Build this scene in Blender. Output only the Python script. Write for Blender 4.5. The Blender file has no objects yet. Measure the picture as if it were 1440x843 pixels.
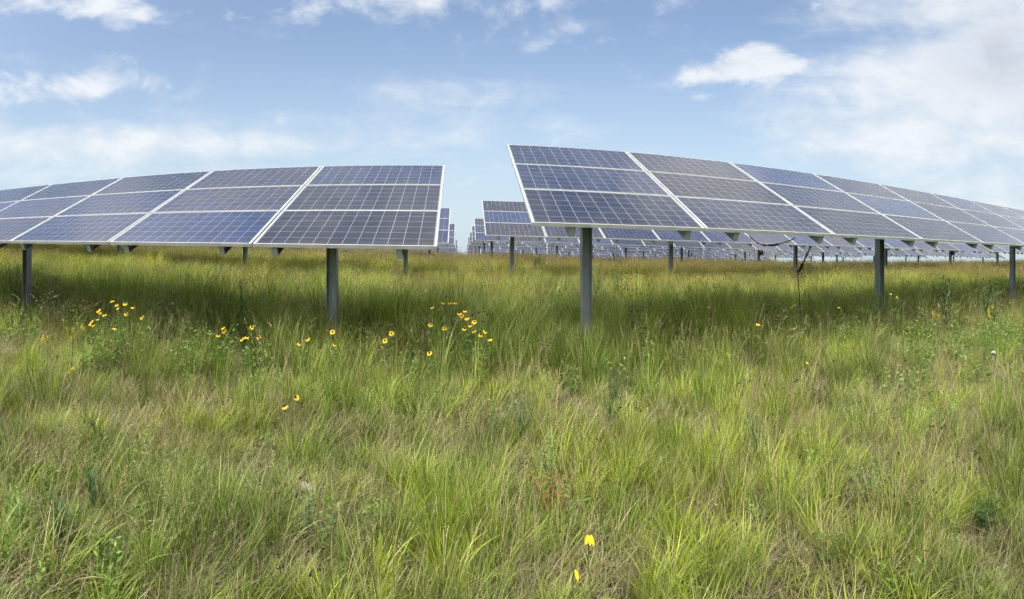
import bpy, bmesh, math, random
import numpy as np
from mathutils import Vector, Matrix, Euler
R = math.radians
sc = bpy.context.scene
COL = sc.collection
rng = np.random.default_rng(7)
random.seed(7)

# ------------------------------------------------------------------ camera numbers (the photo is a cylindrical panorama)
F, CX, HY = 713.0, 720.0, 351.0          # pixels per radian, centre column, eye level
def ray(px, py):
    az = (px - CX) / F
    return az, (HY - py) / F
def at(px, py, r):
    """point seen at photo pixel px,py at horizontal distance r"""
    az, t = ray(px, py)
    return Vector((math.sin(az) * r, math.cos(az) * r, t * r))

YAW = R(6.3)
cy_, sy_ = math.cos(YAW), math.sin(YAW)
def to_uv(x, y):            # row coordinates: u along the rows, v across them, origin in the aisle
    x0, y0 = x + .27, y - 5.1
    return x0 * cy_ + y0 * sy_, -x0 * sy_ + y0 * cy_ + 5.1

def value_noise(x, y, s, seed=0):
    x = np.asarray(x, float) * s + seed * 17.3; y = np.asarray(y, float) * s + seed * 9.1
    xi, yi = np.floor(x).astype(np.int64), np.floor(y).astype(np.int64)
    fx, fy = x - xi, y - yi
    fx = fx * fx * (3 - 2 * fx); fy = fy * fy * (3 - 2 * fy)
    def h(a, b):
        n = (a * 374761393 + b * 668265263 + seed * 982451653) & 0x7fffffff
        n = ((n ^ (n >> 13)) * 1274126177) & 0x7fffffff
        return ((n ^ (n >> 16)) & 0xffff) / 65535.0
    return (h(xi, yi) * (1 - fx) + h(xi + 1, yi) * fx) * (1 - fy) + (h(xi, yi + 1) * (1 - fx) + h(xi + 1, yi + 1) * fx) * fy
def fbm(x, y, s, seed=0):
    return (value_noise(x, y, s, seed) + .5 * value_noise(x, y, s * 2.1, seed + 1) + .25 * value_noise(x, y, s * 4.3, seed + 2)) / 1.75

GV = [-30, 5, 16, 28, 39.5, 51, 62, 73, 84.5, 110, 200, 1500]
GB = [-1.55, -1.5, -1.18, -1.10, -1.14, -1.42, -1.72, -2.3, -2.8, -4.4, -10, -110]
GR = [-.0175, -.0175, -.022, -.029, -.031, -.031, -.031, -.031, -.03, -.03, -.02, 0]
GL = [.0175, .0175, .038, .038, .030, .022, .015, .01, .01, .01, 0, 0]
def ground_z(x, y):
    u, v = to_uv(np.asarray(x, float), np.asarray(y, float))
    b = np.interp(v, GV, GB)
    ur = np.clip(u, 0, None); ul = np.clip(-u, 0, None)
    ur = 60 * np.tanh(ur / 60); ul = 38 * np.tanh(ul / 38)
    z = b + np.interp(v, GV, GR) * ur + np.interp(v, GV, GL) * ul
    near = np.exp(-(np.hypot(x, y) / 40) ** 2)
    return z + (fbm(x, y, .8, 5) - .5) * .10 * near
def gz(x, y): return float(ground_z(x, y))

# ------------------------------------------------------------------ object helpers
def link(o, parent=None):
    COL.objects.link(o)
    if parent: o.parent = parent
    return o
def tag(o, label=None, cat=None, group=None, kind=None):
    for k, v in (('label', label), ('category', cat), ('group', group), ('kind', kind)):
        if v: o[k] = v
    return o
def empty(name, loc, label, cat, group=None, rot=None):
    o = bpy.data.objects.new(name, None); o.location = loc; o.empty_display_size = .2
    if rot is not None: o.rotation_euler = rot
    link(o); return tag(o, label, cat, group)
def mesh_obj(name, me, parent=None, loc=(0, 0, 0), rot=None):
    o = bpy.data.objects.new(name, me); o.location = loc
    if rot is not None: o.rotation_euler = rot
    return link(o, parent)

class MB:
    """collects geometry for one mesh"""
    def __init__(s): s.v = []; s.f = []; s.m = []; s.sm = []
    def add(s, vs, fs, mi=0, smooth=False):
        b = len(s.v); s.v += [tuple(p) for p in vs]
        for f in fs: s.f.append(tuple(b + i for i in f)); s.m.append(mi); s.sm.append(smooth)
    def box(s, x0, x1, y0, y1, z0, z1, mi=0, M=None):
        vs = [Vector(p) for p in ((x0,y0,z0),(x1,y0,z0),(x1,y1,z0),(x0,y1,z0),(x0,y0,z1),(x1,y0,z1),(x1,y1,z1),(x0,y1,z1))]
        if M: vs = [M @ p for p in vs]
        s.add(vs, [(0,3,2,1),(4,5,6,7),(0,1,5,4),(1,2,6,5),(2,3,7,6),(3,0,4,7)], mi)
    def tube(s, pts, rad, n=6, mi=0, cap=True):
        pts = [Vector(p) for p in pts]; rings = []
        for i, p in enumerate(pts):
            d = (pts[min(i+1, len(pts)-1)] - pts[max(i-1, 0)]).normalized()
            a = d.orthogonal().normalized() if i == 0 else (pa - d * pa.dot(d)).normalized()
            pa = a; b = d.cross(a); r = rad[i] if hasattr(rad, '__len__') else rad
            rings.append([p + (a * math.cos(2*math.pi*k/n) + b * math.sin(2*math.pi*k/n)) * r for k in range(n)])
        vs = [q for rg in rings for q in rg]; fs = []
        for i in range(len(pts)-1):
            for k in range(n): fs.append((i*n+k, i*n+(k+1)%n, (i+1)*n+(k+1)%n, (i+1)*n+k))
        if cap: fs += [tuple(range(n))[::-1], tuple((len(pts)-1)*n+k for k in range(n))]
        s.add(vs, fs, mi, True)
    def leaf(s, base, d, up, L, W, droop=.3, mi=0, seg=5, fold=.15):
        """lance-shaped leaf with a folded midrib"""
        d = Vector(d).normalized(); side = d.cross(Vector(up)).normalized()
        vs = []; p = Vector(base); dd = d.copy()
        for i in range(seg+1):
            t = i/seg; w = W*.5*math.sin(math.pi*min(1, t*.93+.07))**.8 if i < seg else 0.0005
            nrm = side.cross(dd).normalized()
            vs += [p - side*w + nrm*w*fold, p.copy(), p + side*w + nrm*w*fold]
            p = p + dd*(L/seg); dd = (dd + Vector((0,0,-1))*droop/seg).normalized()
        fs = []
        for i in range(seg):
            a = i*3; fs += [(a, a+1, a+4, a+3), (a+1, a+2, a+5, a+4)]
        s.add(vs, fs, mi, True)
    def mesh(s, name, mats):
        me = bpy.data.meshes.new(name); me.from_pydata(s.v, [], s.f)
        for m in mats: me.materials.append(m)
        me.polygons.foreach_set('material_index', s.m); me.polygons.foreach_set('use_smooth', s.sm)
        me.update(); return me

# ------------------------------------------------------------------ node helper
class NT:
    def __init__(s, tree): s.t = tree; tree.nodes.clear()
    def n(s, typ, ins=None, **kw):
        nd = s.t.nodes.new(typ)
        for k, v in kw.items(): setattr(nd, k, v)
        for k, v in (ins or {}).items():
            sock = nd.inputs[k]
            if isinstance(v, bpy.types.NodeSocket): s.t.links.new(v, sock)
            else: sock.default_value = v
        return nd
    def math(s, op, a, b=None, c=None, clamp=False):
        nd = s.t.nodes.new('ShaderNodeMath'); nd.operation = op; nd.use_clamp = clamp
        for i, v in enumerate((a, b, c)):
            if v is None: continue
            if isinstance(v, bpy.types.NodeSocket): s.t.links.new(v, nd.inputs[i])
            else: nd.inputs[i].default_value = v
        return nd.outputs[0]
    def mix(s, f, a, b, blend='MIX'):
        nd = s.t.nodes.new('ShaderNodeMix'); nd.data_type = 'RGBA'; nd.blend_type = blend
        for sock, v in ((nd.inputs[0], f), (nd.inputs[6], a), (nd.inputs[7], b)):
            if isinstance(v, bpy.types.NodeSocket): s.t.links.new(v, sock)
            elif hasattr(v, '__len__') and len(v) == 3: sock.default_value = (*v, 1)
            else: sock.default_value = v
        return nd.outputs[2]
    def ramp(s, f, a, b, lo=0., hi=1.):
        nd = s.n('ShaderNodeMapRange', {0: f, 1: a, 2: b, 3: lo, 4: hi}); nd.interpolation_type = 'SMOOTHSTEP'
        return nd.outputs[0]
def material(name):
    m = bpy.data.materials.new(name); m.use_nodes = True; return m, NT(m.node_tree)
def plain(name, col, rough=.6, metal=0., var=.15, scale=20., bump=0., spec=.5):
    m, t = material(name)
    tc = t.n('ShaderNodeTexCoord').outputs['Object']
    nz = t.n('ShaderNodeTexNoise', {'Vector': tc, 'Scale': scale, 'Detail': 5.}).outputs[0]
    f = t.ramp(nz, .3, .7)
    c = t.mix(f, tuple(x*(1-var) for x in col), tuple(min(1, x*(1+var)) for x in col))
    b = t.n('ShaderNodeBsdfPrincipled', {'Base Color': c, 'Roughness': t.math('MULTIPLY_ADD', nz, .25, rough-.12), 'Metallic': metal, 'Specular IOR Level': spec})
    if bump:
        bp = t.n('ShaderNodeBump', {'Height': nz, 'Strength': bump, 'Distance': .005}); t.t.links.new(bp.outputs[0], b.inputs['Normal'])
    t.n('ShaderNodeOutputMaterial', {0: b.outputs[0]})
    return m

# ------------------------------------------------------------------ materials
def mat_steel():
    m, t = material('galvanised_steel')
    tc = t.n('ShaderNodeTexCoord').outputs['Object']
    v = t.n('ShaderNodeTexVoronoi', {'Vector': tc, 'Scale': 45.}).outputs['Color']
    sp = t.n('ShaderNodeSeparateColor', {0: v}).outputs[0]
    nz = t.n('ShaderNodeTexNoise', {'Vector': tc, 'Scale': 3., 'Detail': 4., 'Roughness': .6}).outputs[0]
    st = t.n('ShaderNodeMapping', {'Vector': tc, 'Scale': (30., 30., 1.2)}).outputs[0]
    ns = t.n('ShaderNodeTexNoise', {'Vector': st, 'Scale': 2., 'Detail': 5.}).outputs[0]
    c = t.mix(t.ramp(nz, .3, .7), (.18, .21, .215), (.28, .315, .315))
    c = t.mix(t.math('MULTIPLY', sp, .12), c, (.24, .26, .26))
    c = t.mix(t.math('MULTIPLY', t.ramp(ns, .55, .72), .6), c, (.34, .34, .32))
    b = t.n('ShaderNodeBsdfPrincipled', {'Base Color': c, 'Roughness': t.math('MULTIPLY_ADD', nz, .3, .33), 'Metallic': .35})
    t.n('ShaderNodeOutputMaterial', {0: b.outputs[0]}); return m
M_STEEL = mat_steel()
M_ALU = plain('anodised_aluminium_frame', (.45, .47, .46), .42, .25, .08, 8.)
M_BLACK = plain('black_cable', (.012, .012, .013), .5)
M_BACK = plain('white_backsheet', (.7, .71, .72), .6, 0, .03)
M_GREYBOX = plain('grey_enclosure_paint', (.13, .15, .15), .5, 0, .1)

def mat_cells():
    m, t = material('polycrystalline_cells_under_glass')
    tc = t.n('ShaderNodeTexCoord').outputs['Object']
    xyz = t.n('ShaderNodeSeparateXYZ', {0: tc})
    rnd = t.n('ShaderNodeObjectInfo').outputs['Random']
    px, py = .1575, .1665
    cx = t.math('DIVIDE', t.math('ADD', xyz.outputs[0], px*6), px)
    cyy = t.math('DIVIDE', t.math('ADD', xyz.outputs[1], py*3), py)
    def line(c, w, mult=1.):    # 1 near integer values of c*mult
        fr = t.math('FRACT', t.math('MULTIPLY', c, mult))
        d = t.math('MINIMUM', fr, t.math('SUBTRACT', 1., fr))
        return t.math('LESS_THAN', d, w)
    gap = t.math('MAXIMUM', line(cx, .020), line(cyy, .016))
    out = t.math('MAXIMUM', t.math('GREATER_THAN', t.math('ABSOLUTE', xyz.outputs[0]), px*6-.001),
                 t.math('GREATER_THAN', t.math('ABSOLUTE', xyz.outputs[1]), py*3-.001))
    white = t.math('MAXIMUM', gap, out)
    bus = t.math('LESS_THAN', t.math('ABSOLUTE', t.math('SUBTRACT', t.math('FRACT', t.math('MULTIPLY', cyy, 3.)), .5)), .024)
    # a number per cell
    cell = t.n('ShaderNodeCombineXYZ', {0: t.math('FLOOR', cx), 1: t.math('FLOOR', cyy), 2: t.math('MULTIPLY', rnd, 91.)}).outputs[0]
    wn = t.n('ShaderNodeTexWhiteNoise', {0: cell}, noise_dimensions='3D')
    cs = t.n('ShaderNodeSeparateColor', {0: wn.outputs['Color']})
    vor = t.n('ShaderNodeTexVoronoi', {'Vector': tc, 'Scale': 75.}).outputs['Color']
    gr = t.n('ShaderNodeSeparateColor', {0: vor}).outputs[0]
    wn2 = t.n('ShaderNodeTexWhiteNoise', {1: t.math('MULTIPLY', rnd, 713.)}, noise_dimensions='1D')
    ps = t.n('ShaderNodeSeparateColor', {0: wn2.outputs['Color']})
    blue = t.mix(cs.outputs[0], (.007, .014, .040), (.011, .021, .060))
    mauve = t.mix(cs.outputs[1], (.014, .013, .020), (.026, .022, .027))
    f = t.math('ADD', t.math('MULTIPLY_ADD', ps.outputs[0], 1.3, -.50), t.math('MULTIPLY_ADD', cs.outputs[2], .5, -.25), clamp=True)
    c = t.mix(f, blue, mauve)
    pb = t.math('MULTIPLY_ADD', ps.outputs[1], 1.3, .5)
    c = t.mix(1., c, t.n('ShaderNodeCombineColor', {0: pb, 1: pb, 2: pb}).outputs[0], 'MULTIPLY')
    c = t.mix(1., c, t.n('ShaderNodeCombineColor', {0: t.math('MULTIPLY_ADD', gr, .5, .75), 1: t.math('MULTIPLY_ADD', gr, .5, .75), 2: t.math('MULTIPLY_ADD', gr, .5, .75)}).outputs[0], 'MULTIPLY')
    c = t.mix(t.math('MULTIPLY', bus, .6), c, (.135, .14, .165))
    c = t.mix(white, c, (.20, .215, .25))
    dn = t.n('ShaderNodeTexNoise', {'Vector': tc, 'Scale': 3., 'Detail': 5.}).outputs[0]
    low = t.ramp(xyz.outputs[1], -.36, -.5)
    c = t.mix(t.math('MULTIPLY', low, t.math('MULTIPLY', dn, .16)), c, (.30, .27, .22))
    c = t.mix(t.math('MULTIPLY', t.math('MULTIPLY_ADD', t.ramp(dn, .4, .75), .04, .012), t.math('MULTIPLY_ADD', ps.outputs[2], 1.2, .4)), c, (.30, .28, .25))   # thin dust
    b = t.n('ShaderNodeBsdfPrincipled', {'Base Color': c, 'Roughness': .45, 'IOR': 1.45, 'Specular IOR Level': .0,
        'Coat Weight': 1., 'Coat Roughness': t.math('MULTIPLY_ADD', dn, .08, .08), 'Coat IOR': 1.55})
    t.n('ShaderNodeOutputMaterial', {0: b.outputs[0]}); return m
M_CELL = mat_cells()

def mat_blade(name, cols, trans=.35, rough=.55):
    """cols: lush, mid, dry.  vertex attribute 'bl' = (height along blade, random, dryness); instance attribute 'tint' = (dryness, brightness, hue)"""
    m, t = material(name)
    bl = t.n('ShaderNodeSeparateColor', {0: t.n('ShaderNodeAttribute', attribute_name='bl').outputs['Color']})
    ti = t.n('ShaderNodeSeparateXYZ', {0: t.n('ShaderNodeAttribute', attribute_name='tint', attribute_type='INSTANCER').outputs['Vector']})
    h, r, d = bl.outputs[0], bl.outputs[1], bl.outputs[2]
    f = t.math('ADD', t.math('MULTIPLY', ti.outputs[0], .75), t.math('MULTIPLY_ADD', r, .5, -.15), clamp=True)
    c = t.mix(f, cols[0], cols[1])
    dry = t.math('MAXIMUM', d, t.math('MULTIPLY', t.ramp(h, .75, 1.), t.math('MULTIPLY', r, .6)))
    c = t.mix(dry, c, cols[2])
    br = t.math('MULTIPLY', ti.outputs[1], t.math('MULTIPLY_ADD', r, .6, .7))
    c = t.mix(1., c, t.n('ShaderNodeCombineColor', {0: br, 1: br, 2: br}).outputs[0], 'MULTIPLY')
    c = t.mix(t.math('MULTIPLY', ti.outputs[2], .8), c, t.mix(1., c, (1.25, .84, .85), 'MULTIPLY'))      # reddish patches
    p = t.n('ShaderNodeBsdfPrincipled', {'Base Color': c, 'Roughness': rough, 'Specular IOR Level': .35})
    tr = t.n('ShaderNodeBsdfTranslucent', {'Color': t.mix(1., c, (1.15, 1.2, .7), 'MULTIPLY')})
    mx = t.n('ShaderNodeMixShader', {0: trans, 1: p.outputs[0], 2: tr.outputs[0]})
    t.n('ShaderNodeOutputMaterial', {0: mx.outputs[0]}); return m
M_GRASS = mat_blade('meadow_blade', ((.10, .185, .022), (.36, .42, .042), (.44, .39, .21)))
M_SEED = mat_blade('seed_stalk', ((.24, .27, .08), (.32, .30, .12), (.45, .40, .21)), .2)
M_FORB = mat_blade('broad_leaf', ((.10, .19, .035), (.19, .28, .06), (.36, .32, .14)), .3)
M_FLOWERDOT = mat_blade('small_yellow_heads', ((.75, .55, .04), (.8, .6, .05), (.85, .62, .04)), .2)

def mat_leafplain(name, col, trans=.3):
    m, t = material(name)
    tc = t.n('ShaderNodeTexCoord').outputs['Object']
    nz = t.n('ShaderNodeTexNoise', {'Vector': tc, 'Scale': 14., 'Detail': 3.}).outputs[0]
    c = t.mix(t.ramp(nz, .3, .7), tuple(x*.7 for x in col), tuple(x*1.3 for x in col))
    p = t.n('ShaderNodeBsdfPrincipled', {'Base Color': c, 'Roughness': .5, 'Specular IOR Level': .35})
    tr = t.n('ShaderNodeBsdfTranslucent', {'Color': c})
    mx = t.n('ShaderNodeMixShader', {0: trans, 1: p.outputs[0], 2: tr.outputs[0]})
    t.n('ShaderNodeOutputMaterial', {0: mx.outputs[0]}); return m
M_LEAF = mat_leafplain('weed_leaf_dark', (.055, .12, .03))
M_LEAFL = mat_leafplain('weed_leaf_light', (.20, .30, .07))
M_SAGE = mat_leafplain('weed_leaf_sage', (.16, .22, .11))
M_STEM = mat_leafplain('weed_stem', (.10, .15, .05), .1)
M_PETAL = mat_leafplain('golden_petal', (.86, .57, .02), .25)
M_CONE = plain('dark_flower_cone', (.03, .014, .010), .8)
M_CONEG = plain('green_brown_cone', (.12, .10, .03), .8)
M_DEAD = plain('dead_dark_seedhead', (.045, .022, .016), .8, 0, .4, 40.)
M_DRYSTEM = plain('dry_stem', (.30, .22, .13), .8, 0, .3, 30.)
M_WHITE = plain('white_fluff', (.8, .76, .74), .9)
M_GOLDROD = mat_leafplain('goldenrod_bloom', (.62, .55, .05), .3)
M_STONE = plain('pale_stone', (.42, .38, .33), .8, 0, .2, 30., .4)
M_RUST = mat_leafplain('rusty_dead_leaf', (.30, .11, .035), .2)

def mat_ground():
    m, t = material('meadow_soil_and_litter')
    g = t.n('ShaderNodeNewGeometry').outputs['Position']
    n1 = t.n('ShaderNodeTexNoise', {'Vector': g, 'Scale': .35, 'Detail': 6.}).outputs[0]
    n2 = t.n('ShaderNodeTexNoise', {'Vector': g, 'Scale': 22., 'Detail': 8., 'Roughness': .7}).outputs[0]
    n3 = t.n('ShaderNodeTexNoise', {'Vector': t.n('ShaderNodeMapping', {'Vector': g, 'Scale': (90., 25., 30.), 'Rotation': (0, 0, .6)}).outputs[0], 'Scale': 1., 'Detail': 4.}).outputs[0]
    soil = t.mix(t.ramp(n2, .35, .7), (.035, .026, .017), (.11, .085, .055))
    c = t.mix(t.ramp(n3, .5, .65), soil, (.24, .19, .12))
    moss = t.mix(t.ramp(n2, .4, .6), (.05, .07, .02), (.10, .12, .035))
    c = t.mix(t.ramp(n1, .4, .65), c, moss)
    b = t.n('ShaderNodeBsdfPrincipled', {'Base Color': c, 'Roughness': .95, 'Specular IOR Level': .1})
    bp = t.n('ShaderNodeBump', {'Height': n2, 'Strength': .8, 'Distance': .02}); t.t.links.new(bp.outputs[0], b.inputs['Normal'])
    t.n('ShaderNodeOutputMaterial', {0: b.outputs[0]}); return m
M_GROUND = mat_ground()

# ------------------------------------------------------------------ ground sheet
def build_ground():
    radii = np.concatenate([[0.0], np.linspace(.4, 14, 100), np.geomspace(14.3, 3000, 110)])
    na = 240; ang = np.linspace(0, 2*np.pi, na, endpoint=False)
    X = np.outer(radii[1:], np.sin(ang)); Y = np.outer(radii[1:], np.cos(ang))
    xs = np.concatenate([[0], X.ravel()]); ys = np.concatenate([[0], Y.ravel()])
    zs = ground_z(xs, ys)
    fs = [(0, 1+(k+1) % na, 1+k) for k in range(na)]
    for i in range(len(radii)-2):
        a = 1+i*na; b = a+na
        for k in range(na):
            k2 = (k+1) % na; fs.append((a+k, a+k2, b+k2, b+k))
    me = bpy.data.meshes.new('ground'); me.from_pydata(np.stack([xs, ys, zs], 1).tolist(), [], fs)
    me.polygons.foreach_set('use_smooth', [True]*len(fs)); me.materials.append(M_GROUND); me.update()
    bm = bmesh.new(); bm.from_mesh(me); bmesh.ops.recalc_face_normals(bm, faces=bm.faces)
    if sum(f.normal.z for f in bm.faces) < 0: bmesh.ops.reverse_faces(bm, faces=bm.faces)
    bm.to_mesh(me); bm.free()
    tag(mesh_obj('ground', me), kind='structure')
build_ground()

# ------------------------------------------------------------------ solar tables
PW, PH, TH = 1.98, 1.053, .040          # pitch along the row, pitch up the slope, module thickness
MW, MH = 1.958, 1.040
TILT_R, TILT_L = R(26.0), R(24.2)
RIM = .017
def frame_mesh():
    b = MB(); x, y = MW/2, MH/2
    R2 = .012; R3 = .024
    b.box(-x, x, -y, -y+R2, -TH, 0); b.box(-x, x, y-R2, y, -TH, 0)
    b.box(-x, -x+R3, -y+R2, y-R2, -TH, 0); b.box(x-R3, x, -y+R2, y-R2, -TH, 0)
    for cx in (-.55, .78): b.box(cx-.02, cx+.02, y-.008, y+.010, -.001, .006)
    return b
def glass_mesh(b, mi=(0, 1)):
    x, y = MW/2-.024, MH/2-.012
    b.add([(-x,-y,-.003),(x,-y,-.003),(x,y,-.003),(-x,y,-.003)], [(0,1,2,3)], mi[0])
    b.add([(-x,-y,-.009),(x,-y,-.009),(x,y,-.009),(-x,y,-.009)], [(3,2,1,0)], mi[1])
ME_FRAME = frame_mesh().mesh('module_frame', [M_ALU])
_g = MB(); glass_mesh(_g); ME_GLASS = _g.mesh('cell_sheet', [M_CELL, M_BACK])
_p = frame_mesh(); glass_mesh(_p, (1, 2)); ME_PANEL = _p.mesh('solar_panel', [M_ALU, M_CELL, M_BACK])
def rail_mesh():                         # C-section up the slope, in panel-plane axes (y up the slope, z out of the panel)
    b = MB(); y0, y1 = .03, PH*3-.05; t = .004
    b.box(-t, 0, y0, y1, -.115, -.002); b.box(0, .055, y0, y1, -.115, -.111); b.box(0, .055, y0, y1, -.006, -.002)
    b.box(-.006, .058, y0-.004, y0, -.118, 0)
    return b.mesh('rail', [M_STEEL])
ME_RAIL = rail_mesh()
def post_mesh(h):                        # H section, top at z=0
    b = MB(); w, d, t = .125, .15, .007
    w, d = .135, .125
    b.box(-w/2, -w/2+t, -d/2, d/2, -h, 0); b.box(w/2-t, w/2, -d/2, d/2, -h, 0); b.box(-w/2+t, w/2-t, .020, .027, -h, 0)
    for k in range(5):
        for sx in (-1, 1):
            for yy in (-.035, .035): b.tube([(sx*w/2-.006*sx, yy, -.14-k*.06), (sx*(w/2+.008), yy, -.14-k*.06)], .009, 6)
    return b.mesh('post', [M_STEEL])
ME_POST = post_mesh(2.9)
def rafter_mesh():                       # tapered channel bolted to the post, in panel-plane axes
    b = MB(); y0, y1 = .85, 2.45
    b.add([(-.006, y0, -.20), (-.006, y1, -.20), (-.006, y1, -.26), (-.006, (y0+y1)/2, -.34), (-.006, y0, -.26),
           (.0, y0, -.20), (.0, y1, -.20), (.0, y1, -.26), (.0, (y0+y1)/2, -.34), (.0, y0, -.26)],
          [(0,1,2,3,4), (9,8,7,6,5), (0,5,6,1), (1,6,7,2), (2,7,8,3), (3,8,9,4), (4,9,5,0)])
    b.box(.0, .05, y0, y1, -.204, -.198)
    return b.mesh('rafter', [M_STEEL])
ME_RAFTER = rafter_mesh()
def purlin_mesh(n):
    b = MB(); L = n*PW
    b.box(.1, L-.1, 0, .004, -.195, -.118); b.box(.1, L-.1, .004, .055, -.195, -.191); b.box(.1, L-.1, .004, .055, -.122, -.118)
    return b.mesh('purlin', [M_STEEL])
ND = 26
ME_PURLIN = purlin_mesh(ND)

def table(side, p0, zslope, posts, label, detail, group='solar panel tables in rows either side of the aisle', ncols=ND, droop=0.):
    """p0: near lower corner of the table at the aisle; side +1 right of the aisle, -1 left"""
    slope = math.atan(zslope)*1.0
    yaw = YAW + (R(.2) if side < 0 else -R(.13))
    n = ncols; TILT = TILT_R if side > 0 else TILT_L
    # origin at the left lower corner; x to the right, y up the slope, z out of the panels
    e = Euler((0, 0, yaw)).to_matrix()
    xdir = e @ Vector((math.cos(slope), 0, math.sin(slope)))
    org = Vector(p0) if side > 0 else Vector(p0) - xdir * (n*PW)
    ydir0 = e @ Vector((0, math.cos(TILT), math.sin(TILT)))
    zdir = xdir.cross(ydir0).normalized(); ydir = zdir.cross(xdir)
    Mx = Matrix((xdir, ydir, zdir)).transposed().to_4x4(); Mx.translation = org
    # the thing's base: on the ground below its middle post
    mid = org + xdir * (n*PW/2) + ydir*1.4
    base = Vector((mid.x, mid.y, gz(mid.x, mid.y)))
    root = empty('solar_table', base, label, 'solar panels', group)
    inv = Matrix.Translation(-base)
    def put(name, me, local, lab=None, parent=root, world=None):
        o = bpy.data.objects.new(name, me); COL.objects.link(o); o.parent = parent
        o.matrix_local = world if world is not None else inv @ Mx @ local
        if lab: o['label'] = lab
        return o
    for c in range(n):
        for r in range(3):
            j = Matrix.Translation(((c+.5)*PW + random.uniform(-.002, .002), (r+.5)*PH + random.uniform(-.002, .002), random.uniform(-.002, .002))) @ Euler((random.uniform(-.0022, .0022), random.uniform(-.0016, .0016), 0)).to_matrix().to_4x4()
            if detail >= 2:
                f = put('solar_panel', ME_FRAME, j)
                g = bpy.data.objects.new('cell_sheet', ME_GLASS); COL.objects.link(g); g.parent = f
            else:
                put('solar_panel', ME_PANEL, j)
        for q in (.42, 1.76):
            put('rail', ME_RAIL, Matrix.Translation((c*PW + (q if side > 0 else PW-q), 0, -TH)))
    for yv in (.95, 2.15):
        put('purlin', ME_PURLIN, Matrix.Translation((0, yv, -TH)))
    for u in posts:
        uu = u if side > 0 else n*PW - u
        put('rafter', ME_RAFTER, Matrix.Translation((uu+.07, 0, -TH)))
        top = Mx @ Vector((uu, 1.45, -.40)); 
        o = put('post', ME_POST, None, world=Matrix.Translation(top + Vector((0, 0, .12)) - base) @ Euler((0, 0, yaw)).to_matrix().to_4x4())
    return root, Mx, inv, put

ORD = {1: 'nearest', 2: 'second', 3: 'third', 4: 'fourth', 5: 'fifth', 6: 'sixth', 7: 'seventh', 8: 'eighth'}
right_rows = [(1, (.193, 5.153), .272, -.0173), (2, (-.86, 16.1), .45, -.0215), (3, (-2.04, 27.9), .51, -.029), (4, (-3.1, 39.3), .57, -.031),
              (5, (-4.25, 50.9), .43, -.031), (6, (-5.4, 62.), .16, -.031), (7, (-6.5, 73.), -.62, -.03), (8, (-7.6, 84.5), -1.22, -.03)]
left_rows = [(1, (-.737, 5.019), .029, -.0169), (2, (-1.89, 15.1), .18, -.035), (3, (-3.15, 27.7), .256, -.036), (4, (-4.4, 39.4), .158, -.028),
             (5, (-5.5, 50.9), -.31, -.02), (6, (-6.6, 62.3), -.8, -.01)]
tables = {}
for k, p, z, s in right_rows:
    posts = [.957 + 5.53*i for i in range(10)] if k == 1 else [1.02 + 5.97*i for i in range(9)]
    lab = ('nearest solar table on the right, the largest, its cut end leaning over the aisle' if k == 1 else
           f'{ORD[k]} solar table from the camera on the right side of the grass aisle')
    tables['R', k] = table(1, (p[0], p[1], z), s, posts, lab, 2 if k <= 2 else 1)
for k, p, z, s in left_rows:
    posts = [1.45 + 5.75*i for i in range(9)] if k == 1 else [1.45 + 5.7*i for i in range(9)]
    lab = ('nearest solar table on the left, filling the left half of the view' if k == 1 else
           f'{ORD[k]} solar table from the camera on the left side of the grass aisle')
    tables['L', k] = table(-1, (p[0], p[1], z), s, posts, lab, 2 if k <= 2 else 1)

def cable():
    root, Mx, inv, put = tables['R', 1]
    b = MB()
    def cat(x0, x1, y, z, sag, rad=.006, n=14):
        return [(x0+(x1-x0)*i/n, y+.05*math.sin(i/n*3.1), z-sag*4*(i/n)*(1-i/n)) for i in range(n+1)]
    pts = cat(2.66, 3.38, .10, -.12, .14)
    b.tube(pts, .007, 6); b.tube([pts[7], pts[8], pts[9], pts[10]], [.012, .016, .016, .012], 6)
    me = b.mesh('cable', [M_BLACK])
    put('cable', me, Matrix.Identity(4))
    # small grey boxes bolted to posts in the second row
    root, Mx, inv, put = tables['R', 2]
    bb = MB(); bb.box(-.02, .30, -.10, .08, -.30, .0); bb.box(0, .28, -.108, -.10, -.28, -.02)
    mb = bb.mesh('combiner_box', [M_GREYBOX])
    for u in (1.02+5.97*4,):
        put('combiner_box', mb, None, world=Matrix.Translation((Mx @ Vector((u+.07, 1.35, -.62))) - root.location) @ Euler((0, 0, YAW)).to_matrix().to_4x4())
    root, Mx, inv, put = tables['R', 3]
    for u in (1.02+5.97*3,):
        put('combiner_box', mb, None, world=Matrix.Translation((Mx @ Vector((u+.07, 1.35, -.75))) - root.location) @ Euler((0, 0, YAW)).to_matrix().to_4x4())
cable()

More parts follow.
